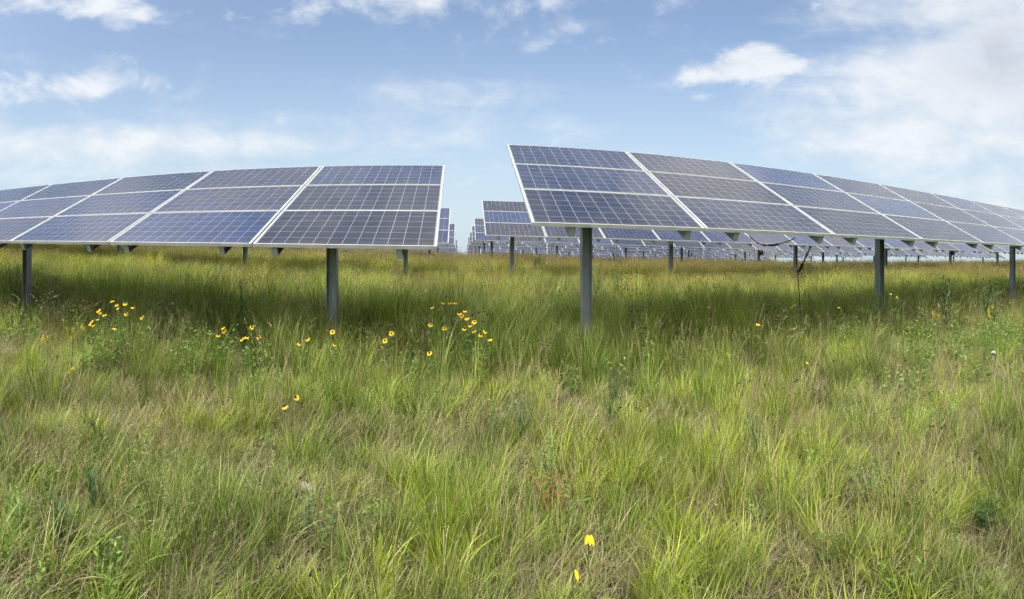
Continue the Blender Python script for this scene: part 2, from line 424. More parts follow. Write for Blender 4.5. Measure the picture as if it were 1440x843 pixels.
# ------------------------------------------------------------------ grass prototypes (instanced by the stuff objects)
def ribbons(n, rad, L, W, lean, curve, seg=4, dry=.0, az_out=True, drynoise=.2, seed=0, z0=0., droop=0.):
    g = np.random.default_rng(seed)
    a0 = g.uniform(0, 2*np.pi, n); rr = rad*np.sqrt(g.uniform(0, 1, n))
    bx, by = rr*np.cos(a0), rr*np.sin(a0)
    az = a0 + g.normal(0, .7, n) if az_out else g.uniform(0, 2*np.pi, n)
    ln = g.uniform(*L, n); w = g.uniform(*W, n)
    th0 = np.abs(g.uniform(*lean, n)) * (.4 + .6*rr/max(rad, 1e-6) if az_out else 1)
    kk = g.uniform(*curve, n)
    t = np.linspace(0, 1, seg+1)
    pos = np.zeros((n, seg+1, 3)); pos[:, 0] = np.stack([bx, by, np.full(n, z0)], 1)
    for i in range(1, seg+1):
        th = th0 + kk*(t[i-1]**1.3) + droop*(t[i-1]**3)
        d = np.stack([np.sin(th)*np.cos(az), np.sin(th)*np.sin(az), np.cos(th)], 1)
        pos[:, i] = pos[:, i-1] + d*(ln/seg)[:, None]
    pos[:, :, 2] = np.maximum(pos[:, :, 2], .004)
    tw = g.uniform(0, np.pi, n)
    side = np.stack([np.cos(az+np.pi/2+tw*.35), np.sin(az+np.pi/2+tw*.35), np.zeros(n)], 1)
    prof = np.where(t < .55, 1., (1-t)/.45*.9+.1)
    off = side[:, None, :]*(w[:, None]*prof[None, :])[:, :, None]*.5
    V = np.stack([pos-off, pos+off], 2).reshape(n, -1, 3)
    rn = g.uniform(0, 1, n); dr = np.clip(np.where(g.uniform(0, 1, n) < drynoise, g.uniform(.4, 1, n), 0)+dry, 0, 1)
    A = np.zeros((n, (seg+1)*2, 4)); A[:, :, 0] = np.repeat(t, 2)[None]; A[:, :, 1] = rn[:, None]; A[:, :, 2] = dr[:, None]; A[:, :, 3] = 1
    q = np.array([[2*i, 2*i+1, 2*i+3, 2*i+2] for i in range(seg)])
    Fq = (q[None] + (np.arange(n)*(seg+1)*2)[:, None, None]).reshape(-1, 4)
    return V.reshape(-1, 3), Fq, A.reshape(-1, 4), pos, az
def blobs(P, dirs, L, W, g, dry=(.3, 1), hgt=.9):
    """small spindle leaves/spikelets at points P along dirs"""
    n = len(P); dirs = dirs/np.linalg.norm(dirs, axis=1, keepdims=True)
    s = np.cross(dirs, g.normal(size=(n, 3))); s /= np.linalg.norm(s, axis=1, keepdims=True)
    L = np.broadcast_to(L, n)[:, None]; W = np.broadcast_to(W, n)[:, None]
    V = np.stack([P, P+dirs*L*.45-s*W/2, P+dirs*L, P+dirs*L*.45+s*W/2], 1)
    A = np.zeros((n, 4, 4)); A[:, :, 0] = hgt; A[:, :, 1] = g.uniform(0, 1, n)[:, None]; A[:, :, 2] = g.uniform(*dry, n)[:, None]; A[:, :, 3] = 1
    Fq = np.arange(n*4).reshape(n, 4)
    return V.reshape(-1, 3), Fq, A.reshape(-1, 4)
def merge(parts):
    Vs, Fs, As, o = [], [], [], 0
    for V, Fq, A in parts:
        Vs.append(V); Fs.append(Fq+o); As.append(A); o += len(V)
    return np.concatenate(Vs), np.concatenate(Fs), np.concatenate(As)
def np_mesh(name, V, Fq, A, mat):
    me = bpy.data.meshes.new(name)
    me.vertices.add(len(V)); me.vertices.foreach_set('co', V.astype(np.float32).ravel())
    me.loops.add(Fq.size); me.loops.foreach_set('vertex_index', Fq.astype(np.int32).ravel())
    me.polygons.add(len(Fq)); me.polygons.foreach_set('loop_start', np.arange(0, Fq.size, 4, dtype=np.int32))
    me.polygons.foreach_set('use_smooth', np.ones(len(Fq), bool))
    at_ = me.attributes.new('bl', 'FLOAT_COLOR', 'POINT'); at_.data.foreach_set('color', A.astype(np.float32).ravel())
    me.materials.append(mat); me.update(calc_edges=True); return me
def proto(coll, name, V, Fq, A, mat):
    me = np_mesh(name, V, Fq, A, mat); o = bpy.data.objects.new(name, me); o['kind'] = 'stuff'; coll.objects.link(o); return o

def seed_stems(n, L, seed, mat_dry=(.5, 1), spread=.08, nod=.0, head=.16, spk=26, W=.0022, sl=.014, sw=.004, open_=.5, leaves=6):
    g = np.random.default_rng(seed)
    V, Fq, A, pos, az = ribbons(n, spread, L, (W, W*1.4), (0, .35), (-.05, .3), seg=7, dry=.55, seed=seed, droop=nod)
    parts = [(V, Fq, A)]
    if leaves:
        v2, f2, a2, _, _ = ribbons(leaves, spread, (L[0]*.4, L[1]*.55), (.003, .005), (.1, .6), (.5, 1.4), seg=4, dry=.2, seed=seed+50); parts.append((v2, f2, a2))
    for k in range(n):
        Lk = np.linalg.norm(np.diff(pos[k], axis=0), axis=1).sum()
        t0 = 1-head/Lk
        ts = g.uniform(t0, 1, spk)*7; i = np.minimum(ts.astype(int), 6); fr = (ts-i)[:, None]
        P = pos[k][i]*(1-fr)+pos[k][i+1]*fr; D = pos[k][i+1]-pos[k][i]; D /= np.linalg.norm(D, axis=1, keepdims=True)
        D = D + g.normal(size=D.shape)*open_
        P = P + g.normal(size=P.shape)*(.012*open_)*(1.2-(ts/7-t0)/(1-t0))[:, None]
        parts.append(blobs(P, D, g.uniform(.7, 1.3, spk)*sl, sw, g, mat_dry))
    return merge(parts)
def forb(seed, h=.35, nst=4, leafL=.06, leafW=.018, per=14):
    g = np.random.default_rng(seed)
    V, Fq, A, pos, az = ribbons(nst, .04, (h*.7, h*1.1), (.003, .004), (0, .4), (-.1, .3), seg=5, seed=seed, drynoise=0)
    parts = [(V, Fq, A)]
    for k in range(nst):
        ts = np.linspace(.15, 1, per)*5; i = np.minimum(ts.astype(int), 4); fr = (ts-i)[:, None]
        P = pos[k][i]*(1-fr)+pos[k][i+1]*fr; a = np.arange(per)*2.4+g.uniform(0, 6)
        D = np.stack([np.cos(a), np.sin(a), g.uniform(.1, .8, per)], 1)
        v, f, a_ = blobs(P, D, leafL*(1.2-.6*ts/5)*g.uniform(.8, 1.2, per), leafW*(1.15-.5*ts/5), g, (0, .1), .4); parts.append((v, f, a_))
    return merge(parts)
def dots(seed, n=14, h=(.45, .8), spread=.25, s=.022):
    g = np.random.default_rng(seed)
    V, Fq, A, pos, az = ribbons(n, spread, h, (.002, .003), (0, .25), (0, .2), seg=3, seed=seed, dry=0)
    parts = []
    for k in range(n):
        m = 5; P = np.repeat(pos[k][-1][None], m, 0)+g.normal(size=(m, 3))*.006
        parts.append(blobs(P, g.normal(size=(m, 3))*np.array([1, 1, .4]), s, s*.6, g, (0, .5)))
    return merge(parts)

C_GRASS = bpy.data.collections.new('grass_tufts')
C_THATCH = bpy.data.collections.new('dry_tufts')
C_SEED = bpy.data.collections.new('seed_tufts')
C_FORB = bpy.data.collections.new('weed_tufts')
C_DOT = bpy.data.collections.new('yellow_tufts')
C_FAR = bpy.data.collections.new('far_tufts')
for i in range(6):   # 0-5 bunch grass
    proto(C_GRASS, f'bunch_{i:02d}', *ribbons(85, .07, (.12, .38), (.0032, .0062), (.02, .5), (.1, 1.5), seg=6, seed=100+i, drynoise=.18)[:3], M_GRASS)
for i in range(4):   # 6-9 loose filler
    proto(C_GRASS, f'filler_{i:02d}', *ribbons(66, .20, (.06, .26), (.0026, .0052), (0, .6), (.1, 1.4), seg=5, seed=200+i, az_out=False, drynoise=.2)[:3], M_GRASS)
for i in range(3):   # 10-12 fine upright
    proto(C_GRASS, f'tall_{i:02d}', *ribbons(50, .08, (.38, .72), (.0026, .0052), (0, .3), (.05, .9), seg=6, seed=300+i, drynoise=.14)[:3], M_GRASS)
for i in range(4):
    a = ribbons(55, .16, (.08, .26), (.0016, .004), (.6, 1.5), (.1, .9), seg=4, dry=1., seed=400+i, az_out=False)[:3]
    b = ribbons(18, .12, (.10, .30), (.0016, .003), (0, .8), (.2, 1.3), seg=4, dry=1., seed=450+i, az_out=False)[:3]
    proto(C_THATCH, f'thatch_{i:02d}', *merge([a, b]), M_SEED)
for i in range(3):   # 0-2 airy panicles
    proto(C_SEED, f'panicle_{i:02d}', *seed_stems(7, (.50, .80), 500+i, head=.18, spk=34, sl=.011, sw=.0036, open_=.5, W=.0028), M_SEED)
for i in range(3):   # 3-5 spikes
    proto(C_SEED, f'spike_{i:02d}', *seed_stems(6, (.50, .85), 520+i, head=.13, spk=34, sl=.016, sw=.0048, open_=.18, W=.003), M_SEED)
for i in range(3):   # 6-8 nodding rye
    proto(C_SEED, f'rye_{i:02d}', *seed_stems(7, (.65, 1.0), 540+i, head=.11, spk=50, sl=.020, sw=.005, open_=.25, nod=1.3, leaves=16, W=.0026), M_SEED)
def dark_cones(seed):
    g = np.random.default_rng(seed)
    V, Fq, A, pos, az = ribbons(5, .10, (.40, .70), (.002, .003), (0, .3), (0, .3), seg=5, dry=.3, seed=seed)
    parts = []
    for k in range(5):
        P_ = np.repeat(pos[k][-1][None], 7, 0) + g.normal(size=(7, 3))*.004
        parts.append(blobs(P_, g.normal(size=(7, 3))*np.array([.4, .4, 1.]), .020, .009, g, (0, .5)))
    return merge(parts), (V, Fq, A)
for i in range(2):
    heads_, stems_ = dark_cones(580+i)
    V_, F_, A_ = merge([stems_, heads_]); o_ = proto(C_SEED, f'zcones_{i:02d}', V_, F_, A_, M_SEED)
    o_.data.materials.append(M_CONE); mi_ = np.zeros(len(F_), np.int32); mi_[len(stems_[1]):] = 1; o_.data.polygons.foreach_set('material_index', mi_)
for i in range(3):
    proto(C_FORB, f'forb_{i:02d}', *forb(600+i), M_FORB)
for i in range(2):
    proto(C_FORB, f'forb_{i+3:02d}', *forb(620+i, .25, 6, .05, .026, 10), M_FORB)
for i in range(2): proto(C_DOT, f'dots_{i:02d}', *dots(700+i), M_FLOWERDOT)
for i in range(4):   # far clumps: broader ribbons, 1 m wide
    g1 = ribbons(170, .5, (.35, .75), (.006, .012), (0, .5), (.1, 1.), seg=4, seed=800+i, az_out=False, drynoise=.3)[:3]
    g2 = seed_stems(26, (.6, .95), 820+i, head=.2, spk=14, sl=.03, sw=.010, W=.004, open_=.4, spread=.5, leaves=0)
    proto(C_FAR, f'far_{i:02d}', *merge([g1, g2]), M_GRASS)

def scatter(name, coll, P, rot, scl, idx, tint, label, cat):
    n = len(P)
    me = bpy.data.meshes.new(name); me.vertices.add(n); me.vertices.foreach_set('co', P.astype(np.float32).ravel())
    def attr(nm, typ, data, key='value'):
        a = me.attributes.new(nm, typ, 'POINT'); a.data.foreach_set(key, data.ravel())
    attr('rot', 'FLOAT_VECTOR', rot.astype(np.float32), 'vector'); attr('scl', 'FLOAT_VECTOR', scl.astype(np.float32), 'vector')
    attr('pick', 'INT', idx.astype(np.int32)); attr('tint', 'FLOAT_VECTOR', tint.astype(np.float32), 'vector')
    me.update()
    o = mesh_obj(name, me); tag(o, label, cat, kind='stuff')
    gt = bpy.data.node_groups.new(name, 'GeometryNodeTree')
    gt.interface.new_socket('Geometry', in_out='INPUT', socket_type='NodeSocketGeometry')
    gt.interface.new_socket('Geometry', in_out='OUTPUT', socket_type='NodeSocketGeometry')
    N = gt.nodes.new; Lk = gt.links.new
    gi, go = N('NodeGroupInput'), N('NodeGroupOutput')
    mp = N('GeometryNodeMeshToPoints'); iop = N('GeometryNodeInstanceOnPoints'); ci = N('GeometryNodeCollectionInfo')
    ci.inputs[0].default_value = coll; ci.inputs['Separate Children'].default_value = True; ci.inputs['Reset Children'].default_value = True
    def na(nm, typ):
        a = N('GeometryNodeInputNamedAttribute'); a.data_type = typ; a.inputs[0].default_value = nm; return a.outputs[0]
    e2r = N('FunctionNodeEulerToRotation')
    Lk(gi.outputs[0], mp.inputs[0]); Lk(mp.outputs[0], iop.inputs['Points']); Lk(ci.outputs[0], iop.inputs['Instance'])
    iop.inputs['Pick Instance'].default_value = True
    Lk(na('pick', 'INT'), iop.inputs['Instance Index']); Lk(na('rot', 'FLOAT_VECTOR'), e2r.inputs[0]); Lk(e2r.outputs[0], iop.inputs['Rotation'])
    Lk(na('scl', 'FLOAT_VECTOR'), iop.inputs['Scale']); Lk(iop.outputs[0], go.inputs[0])
    md = o.modifiers.new('scatter', 'NODES'); md.node_group = gt
    return o

AZ = R(72)
def fan(r0, r1, dens):
    n = int(dens * AZ * (r1*r1 - r0*r0))
    r = np.sqrt(rng.uniform(r0*r0, r1*r1, n)); a = rng.uniform(-AZ, AZ, n)
    return r*np.sin(a), r*np.cos(a)
def around(r0, r1, dens):        # full circle near the camera
    n = int(dens * math.pi * (r1*r1 - r0*r0))
    r = np.sqrt(rng.uniform(r0*r0, r1*r1, n)); a = rng.uniform(-np.pi, np.pi, n)
    return r*np.sin(a), r*np.cos(a)
def cat2(*ps): return np.concatenate([p[0] for p in ps]), np.concatenate([p[1] for p in ps])
def finish(x, y, smin, smax, zs=None, lean=.12):
    n = len(x); P = np.stack([x, y, ground_z(x, y)-.01], 1)
    rot = np.stack([rng.normal(0, lean, n), rng.normal(0, lean, n), rng.uniform(0, 6.28, n)], 1)
    s = rng.uniform(smin, smax, n); S = np.stack([s, s, s], 1)
    if zs is not None: S[:, 2] *= zs
    return P, rot, S

def dryness(x, y):
    """0 lush dark green, 1 yellow green / dry"""
    u, v = to_uv(x, y)
    d = .38 + (fbm(x, y, .55, 11)-.5)*1.3 + (value_noise(x, y, 2.3, 12)-.5)*.6
    d += .35*(value_noise(x, y, .9, 14)-.5)*np.clip((v-5)/2, 0, 1)
    d -= .20*np.exp(-((v-7.6)/1.8)**2) * np.clip(.55+.9*(fbm(x, y, .4, 13)-.35), 0, 1.2)
    d += .24*np.clip((v-9)/6, 0, 1)
    return np.clip(d, 0, 1)
def redness(x, y):
    u, v = to_uv(x, y)
    r = np.clip((fbm(x, y, .6, 21)-.62)*4, 0, 1)*.3
    r += .75*np.clip((v-8.5)/5, 0, 1)*np.clip(value_noise(x, y, .5, 22)*1.5-.1, 0, 1)
    r += 1.0*np.exp(-((x+1.75)**2+(y-6.0)**2)/.10)
    return np.clip(r, 0, 1)
def height_f(x, y):
    u, v = to_uv(x, y)
    h = .70 + .9*(fbm(x, y, .9, 31)-.5)
    h = h*(1-.25*np.exp(-(np.hypot(x, y)/2.3)**4)) - .33*np.exp(-((x-.30)/.30)**2-((y-1.85)/.35)**2)
    return h + .50*(.45+1.0*value_noise(x, y, 1.1, 33))*np.exp(-((v-7.2)/2.2)**2) + .25*np.clip((v-7)/4, 0, 1)
def bare(x, y): return value_noise(x, y, 1.25, 41)*.6+value_noise(x, y, 3.1, 42)*.4

# main grass
x, y = cat2(around(.25, 2., 32), fan(2., 5, 60), fan(5, 8, 36), fan(8, 14, 17), fan(14, 26, 9))
bunches = [(600, 700, .26, .75), (640, 640, .22, .8), (460, 760, .2, .6), (860, 610, .20, 1.), (930, 690, .26, .9), (1250, 800, .26, .5), (240, 640, .22, .3), (330, 560, .25, .8),
           (1130, 620, .22, .4), (1330, 640, .25, .6), (800, 780, .2, .4), (80, 560, .3, .6), (1010, 600, .2, .6), (540, 610, .2, .5), (720, 520, .3, .7), (980, 520, .3, .8), (1200, 540, .3, .8)]
bxy = []
for px_, py_, rr_, dd_ in bunches:
    a_, t_ = ray(px_, py_); r_ = 1.15/-t_
    for _ in range(int(48*rr_)): bxy.append((math.sin(a_)*r_+rng.normal(0, rr_*.6), math.cos(a_)*r_+rng.normal(0, rr_*.6), dd_))
bxy = np.array(bxy)
b = bare(x, y); keep = b > .27
v_ = to_uv(x, y)[1]; keep &= ~((v_ < 4.8) & (b < .34) & (rng.uniform(0, 1, len(x)) < .65))
x, y = x[keep], y[keep]; n0 = len(x); x = np.concatenate([x, bxy[:, 0]]); y = np.concatenate([y, bxy[:, 1]]); n = len(x)
P, rot, S = finish(x, y, .75, 1.15, height_f(x, y), .08)
S[n0:, 2] *= rng.uniform(.8, 1.25, n-n0)
kindn = value_noise(x, y, 1.7, 51)+rng.normal(0, .22, n)
nearf = np.clip((4.6-to_uv(x, y)[1])/1.5, 0, 1)
idx = np.where(kindn > .52+.18*nearf, rng.integers(0, 6, n), rng.integers(6, 10, n))
up = rng.uniform(0, 1, n) < .34*nearf
idx = np.where(up, rng.integers(10, 13, n), idx); S[:, 2] *= np.where(up, rng.uniform(.5, .85, n), 1.)
S[:, :2] *= np.where(up, .8, 1.)[:, None]
v_ = to_uv(x, y)[1]; tallp = np.clip((v_-4.8)/2., 0, 1)*.45+.08
idx = np.where(rng.uniform(0, 1, n) < tallp, rng.integers(10, 13, n), idx); idx[n0:] = rng.integers(0, 6, n-n0)
S[:, :2] *= (1.+.7*np.clip((v_-4.5)/4, 0, 1))[:, None]; S *= (1.+.10*np.clip((v_-4.2)/2, 0, 1))[:, None]
tint = np.stack([np.clip(dryness(x, y)+rng.normal(0, .17, n), 0, 1), rng.uniform(.6, 1.3, n)*(.68+.7*value_noise(x, y, 1.3, 53)), redness(x, y)*rng.uniform(.2, 1, n)], 1)
tint[n0:, 0] = bxy[:, 2]; tint[n0:, 0] += rng.normal(0, .15, n-n0); tint[n0:, 1] = rng.uniform(.8, 1.25, n-n0)
scatter('meadow_grass', C_GRASS, P, rot, S, idx, tint, 'yellow green meadow grass growing in loose bunches across the foreground', 'grass')
# dry litter
x, y = cat2(around(.25, 2., 22), fan(2., 8, 38), fan(8, 14, 8)); n = len(x)
P, rot, S = finish(x, y, .8, 1.4); idx = rng.integers(0, 4, n)
tint = np.stack([rng.uniform(.2, 1, n), rng.uniform(.3, .85, n), np.zeros(n)], 1)
scatter('dry_thatch', C_THATCH, P, rot, S, idx, tint, 'tan dead grass litter lying between the green bunches', 'dry grass')
# seed stalks
x, y = cat2(around(.6, 2., 2.2), fan(2., 5.4, 19.), fan(5.4, 14, 19), fan(14, 26, 11))
keep = (fbm(x, y, .8, 61)+rng.normal(0, .15, len(x))) > .34
x, y = x[keep], y[keep]; n = len(x); u_, v_ = to_uv(x, y)
P, rot, S = finish(x, y, .75, 1.05, None, .10)
S[:, 2] *= np.where(v_ < 4.6, rng.uniform(.4, .8, n), rng.uniform(.7, 1.12, n))
idx = np.where(rng.uniform(0, 1, n) < .5, rng.integers(0, 3, n), rng.integers(6, 9, n))
ryef = np.exp(-((v_-6.2)/1.3)**2)*np.clip(.12+.75*(np.abs(u_+7.5) < 3.5)+.65*((u_ > 2)), 0, 1)*np.where(value_noise(x, y, .9, 63) > .35, 1, .2)
idx = np.where(rng.uniform(0, 1, n) < ryef, rng.integers(3, 6, n), idx)
idx = np.where(rng.uniform(0, 1, n) < .16, 9+rng.integers(0, 2, n), idx)
tint = np.stack([rng.uniform(.2, 1, n), rng.uniform(.35, 1.1, n), np.clip(redness(x, y)*.8+np.where(rng.uniform(0, 1, n) < .2, rng.uniform(.3, .9, n), 0), 0, 1)], 1)
scatter('seeding_grass', C_SEED, P, rot, S, idx, tint, 'brown and straw coloured seed stalks rising out of the meadow', 'seed stalks')
# leafy weeds
x, y = cat2(fan(1.5, 5, 7.), fan(5, 9.5, 11.), fan(9.5, 16, 2.5))
keep = (value_noise(x, y, 1.2, 71)+rng.normal(0, .1, len(x))) > .52
x, y = x[keep], y[keep]; n = len(x)
P, rot, S = finish(x, y, .5, .95, None, .1); idx = rng.integers(0, 5, n)
r_ = np.hypot(x, y); S *= (1.+.85*np.clip((r_-4.6)/1., 0, 1)*(r_ < 10))[:, None]
tint = np.stack([rng.uniform(0, 1, n), rng.uniform(.8, 1.3, n), np.zeros(n)], 1)
scatter('leafy_undergrowth', C_FORB, P, rot, S, idx, tint, 'small broad leaved herbs mixed into the grass', 'herbs')
# far grass
x, y = cat2(fan(22, 45, 2.6), fan(45, 100, .55)); n = len(x)
P, rot, S = finish(x, y, .8, 1.15, None, .03); P[:, 2] -= .03; S[:, 2] *= .7+.65*value_noise(x, y, .7, 83)
S *= np.where(np.hypot(x, y) > 45, 1.25, 1.)[:, None]; S[:, 2] /= np.where(np.hypot(x, y) > 45, 1.25, 1.)
idx = rng.integers(0, 4, n)
tint = np.stack([np.clip(.62+rng.normal(0, .2, n)+(fbm(x, y, .08, 81)-.5)*.8, 0, 1), rng.uniform(.45, 1.0, n)*(.75+.45*value_noise(x, y, .35, 84)), np.clip(rng.uniform(.0, 1., n)*fbm(x, y, .1, 82)*1.7, 0, 1)], 1)
scatter('far_meadow', C_FAR, P, rot, S, idx, tint, 'brownish seeding meadow stretching back below the far solar tables', 'grass')
# yellow dots in the middle distance
x, y = fan(9, 32, .30); u_, v_ = to_uv(x, y)
keep = (value_noise(x, y, .25, 91) > .52) | ((u_ > 1) & (v_ > 14) & (rng.uniform(0, 1, len(x)) < .35))
x, y = x[keep], y[keep]; n = len(x)
P, rot, S = finish(x, y, .85, 1.1, None, .05); idx = rng.integers(0, 2, n)
tint = np.stack([rng.uniform(0, 1, n), rng.uniform(.7, 1.1, n), np.zeros(n)], 1)
scatter('distant_wildflowers', C_DOT, P, rot, S, idx, tint, 'tiny yellow wildflowers dotted through the grass under the far tables', 'wildflowers')

# ------------------------------------------------------------------ flowers standing up in front of the tables
def bez(a, b, bend, n=7):
    a, b = Vector(a), Vector(b); m = (a+b)/2 + Vector(bend)
    return [(1-t)**2*a + 2*t*(1-t)*m + t*t*b for t in [i/n for i in range(n+1)]]
def petals_mesh(n=11, L=.022, W=.0085, droop=.25, seed=0, gap=0):
    g = random.Random(seed); b = MB()
    for k in range(n):
        if g.random() < gap: continue
        a = 2*math.pi*k/n + g.uniform(-.08, .08); d = Vector((math.cos(a), math.sin(a), -droop+g.uniform(-.15, .15)))
        b.leaf(d*.004, d, (0, 0, 1), L*g.uniform(.85, 1.1), W, .35, 0, 4, .1)
    return b.mesh('petals', [M_PETAL])
def cone_mesh(r=.0075, h=.011, mat=None):
    b = MB(); rings = [(0, .6), (.25, 1), (.6, .9), (.85, .6), (1, .15)]; n = 8; vs = []
    for z, k in rings: vs += [(r*k*math.cos(6.283*i/n), r*k*math.sin(6.283*i/n), h*z-.002) for i in range(n)]
    fs = [(j*n+i, j*n+(i+1) % n, (j+1)*n+(i+1) % n, (j+1)*n+i) for j in range(len(rings)-1) for i in range(n)]
    fs += [tuple(range(n))[::-1], tuple((len(rings)-1)*n+i for i in range(n))]
    b.add(vs, fs, 0, True); return b.mesh('cone', [mat or M_CONE])
PET = [petals_mesh(seed=i, droop=.15+.22*(i % 3), gap=.0 if i < 3 else .2) for i in range(5)]
CONE = cone_mesh(.0095, .013); BIGCONE = cone_mesh(.008, .02, M_CONEG)
def susan(heads, bare_heads, r, label, seed, leafy=True, group='black eyed yellow daisies in front of the tables', scale=1.25):
    """heads: photo pixels of the flower heads; r: distance of the plant"""
    g = random.Random(seed)
    pts = [at(px, py, r+g.uniform(-.08, .08)) for px, py in heads]
    bpts = [at(px, py, r+g.uniform(-.08, .08)) for px, py in bare_heads]
    allp = pts+bpts; cx = sum(p.x for p in allp)/len(allp); cyv = sum(p.y for p in allp)/len(allp)
    base = Vector((cx, cyv, gz(cx, cyv)))
    root = empty('daisy_plant', base, label, 'flower', group)
    b = MB()
    for p in allp:
        q = p-base; spread = Vector((q.x*.35, q.y*.35, 0))
        path = bez(spread, q, (g.uniform(-.03, .03)-q.x*.1, g.uniform(-.03, .03), 0))
        b.tube(path, [.0028]*(len(path)-1)+[.0018], 5)
        if leafy:
            for t in (1, 2, 3, 4, 5):
                for _ in range(2):
                    a = g.uniform(0, 6.28); b.leaf(path[t], (math.cos(a), math.sin(a), .7), (0, 0, 1), g.uniform(.05, .09), .018, .5, 1)
    st = mesh_obj('stem', b.mesh('stem', [M_STEM, M_LEAFL]), root)
    for i, p in enumerate(allp):
        # heads look up and partly towards the open side (south)
        e = Euler((g.uniform(.2, .9), g.uniform(-.35, .35), g.uniform(-.4, .4)))
        if i < len(pts):
            h = mesh_obj('flower_head', PET[g.randrange(5)], root, p-base, e); h.scale = (scale,)*3
            mesh_obj('cone', CONE, h)
        else:
            h = mesh_obj('bare_seed_cone', CONE, root, p-base, e); h.scale = (scale*1.1,)*3
    return root
susan([(157.5,423.5),(164,428),(165,433),(176,427.5),(187,432)], [(168,444)], 5.9, 'tallest clump of yellow daisies, top right of the left-hand flower patch', 1)
susan([(138,437),(140,439),(147,443),(177,441),(137,449)], [(154,460)], 5.75, 'spread yellow daisies in the middle of the left-hand flower patch', 2)
susan([(128,452),(127,455),(131,457),(161,461)], [(188,450)], 5.6, 'lowest yellow daisies on the left edge of the left-hand flower patch', 3)
susan([(199,446)], [], 5.7, 'single small daisy at the right end of the left-hand flower patch', 4)
susan([(313,461),(315,466),(307,472)], [(306,473)], 5.35, 'three yellow daisies standing left of the four-headed clump below the left table', 5)
susan([(354,460),(347,474),(340,477),(363.5,474.5)], [(365,477)], 5.3, 'four-headed yellow daisy clump in the grass below the left table', 6)
susan([(421,483),(432,477)], [], 5.3, 'two small pale daisies just left of the left steel post', 7)
susan([(467.5,467),(470.5,485)], [(468,475)], 5.2, 'daisy with two heads right at the foot of the left steel post', 8)
susan([(550.5,469),(541.5,479.5)], [(545,469)], 5.3, 'daisy with two round heads in the gap between left post and aisle', 9)
susan([(623,425.5),(632,425.5),(638,425.5),(641,425)], [(627,418)], 6.4, 'row of four daisy heads held level, highest of the aisle flowers', 10)
susan([(605.5,457),(607,432),(625,462)], [(571,439),(580,439),(601,442),(626,455)], 5.6, 'scattered daisies with dark bare cones on the left of the aisle flower patch', 11)
susan([(646,441),(649,444),(655,448),(654,437),(657,447)], [(664,443),(673,440),(681,439)], 5.7, 'bright daisy clump in the middle of the aisle flower patch', 12)
susan([(667,453),(661,458),(653,463),(666,465.5),(676,471),(682.5,466.5),(689,477)], [(685,443),(679,452)], 5.6, 'lower right daisy clump trailing down the aisle flower patch', 13)
susan([(604,497)], [], 5.0, 'single low daisy below the aisle flower patch', 14)
susan([(416,559),(400,572)], [(401,571)], 4.0, 'two low daisies half hidden in foreground grass below the left table', 15, leafy=False)
susan([(1066,455)], [(1070,456)], 5.6, 'tiny yellow daisy under the right table left of its second post', 16, leafy=False)
susan([(1253,413),(1262,418),(1180,432)], [], 7.4, 'small yellow daisies beside the second post of the right table', 17, leafy=False, scale=1.0)
susan([(1136,510)], [(1149,514),(1166,517),(1172,508)], 4.7, 'lone daisy with dark bare cones in the right foreground meadow', 18, leafy=False, scale=.8)

def coneflower(px, py, r, label, drop, seed):
    g = random.Random(seed); p = at(px, py, r); base = Vector((p.x+.03, p.y, gz(p.x, p.y)))
    root = empty('coneflower', base, label, 'flower', None)
    q = p-base; b = MB(); path = bez((0, 0, 0), q, (-.03, .02, 0), 8); b.tube(path, .0022, 5)
    mesh_obj('stem', b.mesh('stem', [M_STEM]), root)
    b = MB()
    for a in drop:
        d = Vector((math.cos(a)*g.uniform(.3, .65), math.sin(a)*.45, -1)); b.leaf(Vector((math.cos(a)*.008, math.sin(a)*.008, 0)), d, (math.cos(a+1.57), math.sin(a+1.57), 0.01) if 0 else Vector((math.cos(a), math.sin(a), .35)), .040*g.uniform(.8, 1.1), .0145, .1, 0, 5, .12)
    mesh_obj('petals', b.mesh('petals', [M_PETAL]), root, q)
    c = mesh_obj('cone', BIGCONE, root, q); c.scale = (1.1, 1.1, 1.3)
coneflower(829, 752, 2.05, 'drooping golden coneflower with three hanging petals in the near foreground', (3.3, 4.0, 4.7, 5.3, 6.1, 2.5), 1)
coneflower(807, 800, 2.0, 'coneflower with one last petal, lowest flower in the foreground', (5.2,), 2)

def bare_cone_plant(pts, r, label, seed):
    g = random.Random(seed); ps = [at(px, py, r+g.uniform(-.1, .1)) for px, py in pts]
    cx = sum(p.x for p in ps)/len(ps); cyv = sum(p.y for p in ps)/len(ps); base = Vector((cx, cyv, gz(cx, cyv)))
    root = empty('seedhead_plant', base, label, 'seed heads', 'dark seed heads in the meadow'); b = MB()
    for p in ps:
        q = p-base; b.tube(bez((q.x*.3, q.y*.3, 0), q, (g.uniform(-.03, .03), 0, 0)), .0016, 4)
    mesh_obj('stem', b.mesh('stem', [M_DRYSTEM]), root)
    for p in ps: h = mesh_obj('seed_cone', CONE, root, p-base, Euler((g.uniform(-.4, .4), g.uniform(-.4, .4), 0))); h.scale = (.95, .95, 1.3)
bare_cone_plant([(1312,600),(1325,603),(1328,600),(1308,601),(1343,612)], 3.6, 'dark seed heads in a small group at the right of the meadow', 3)
bare_cone_plant([(1047,535),(1054,537),(1119,537),(1121,535),(1039,540),(1116,538)], 4.4, 'thin row of dark seed heads in the right middle meadow', 4)
bare_cone_plant([(762,485),(771,487),(775,483),(745,482),(756,480),(735,481)], 5.2, 'dark seed heads left of the aisle end post of the right table', 5)

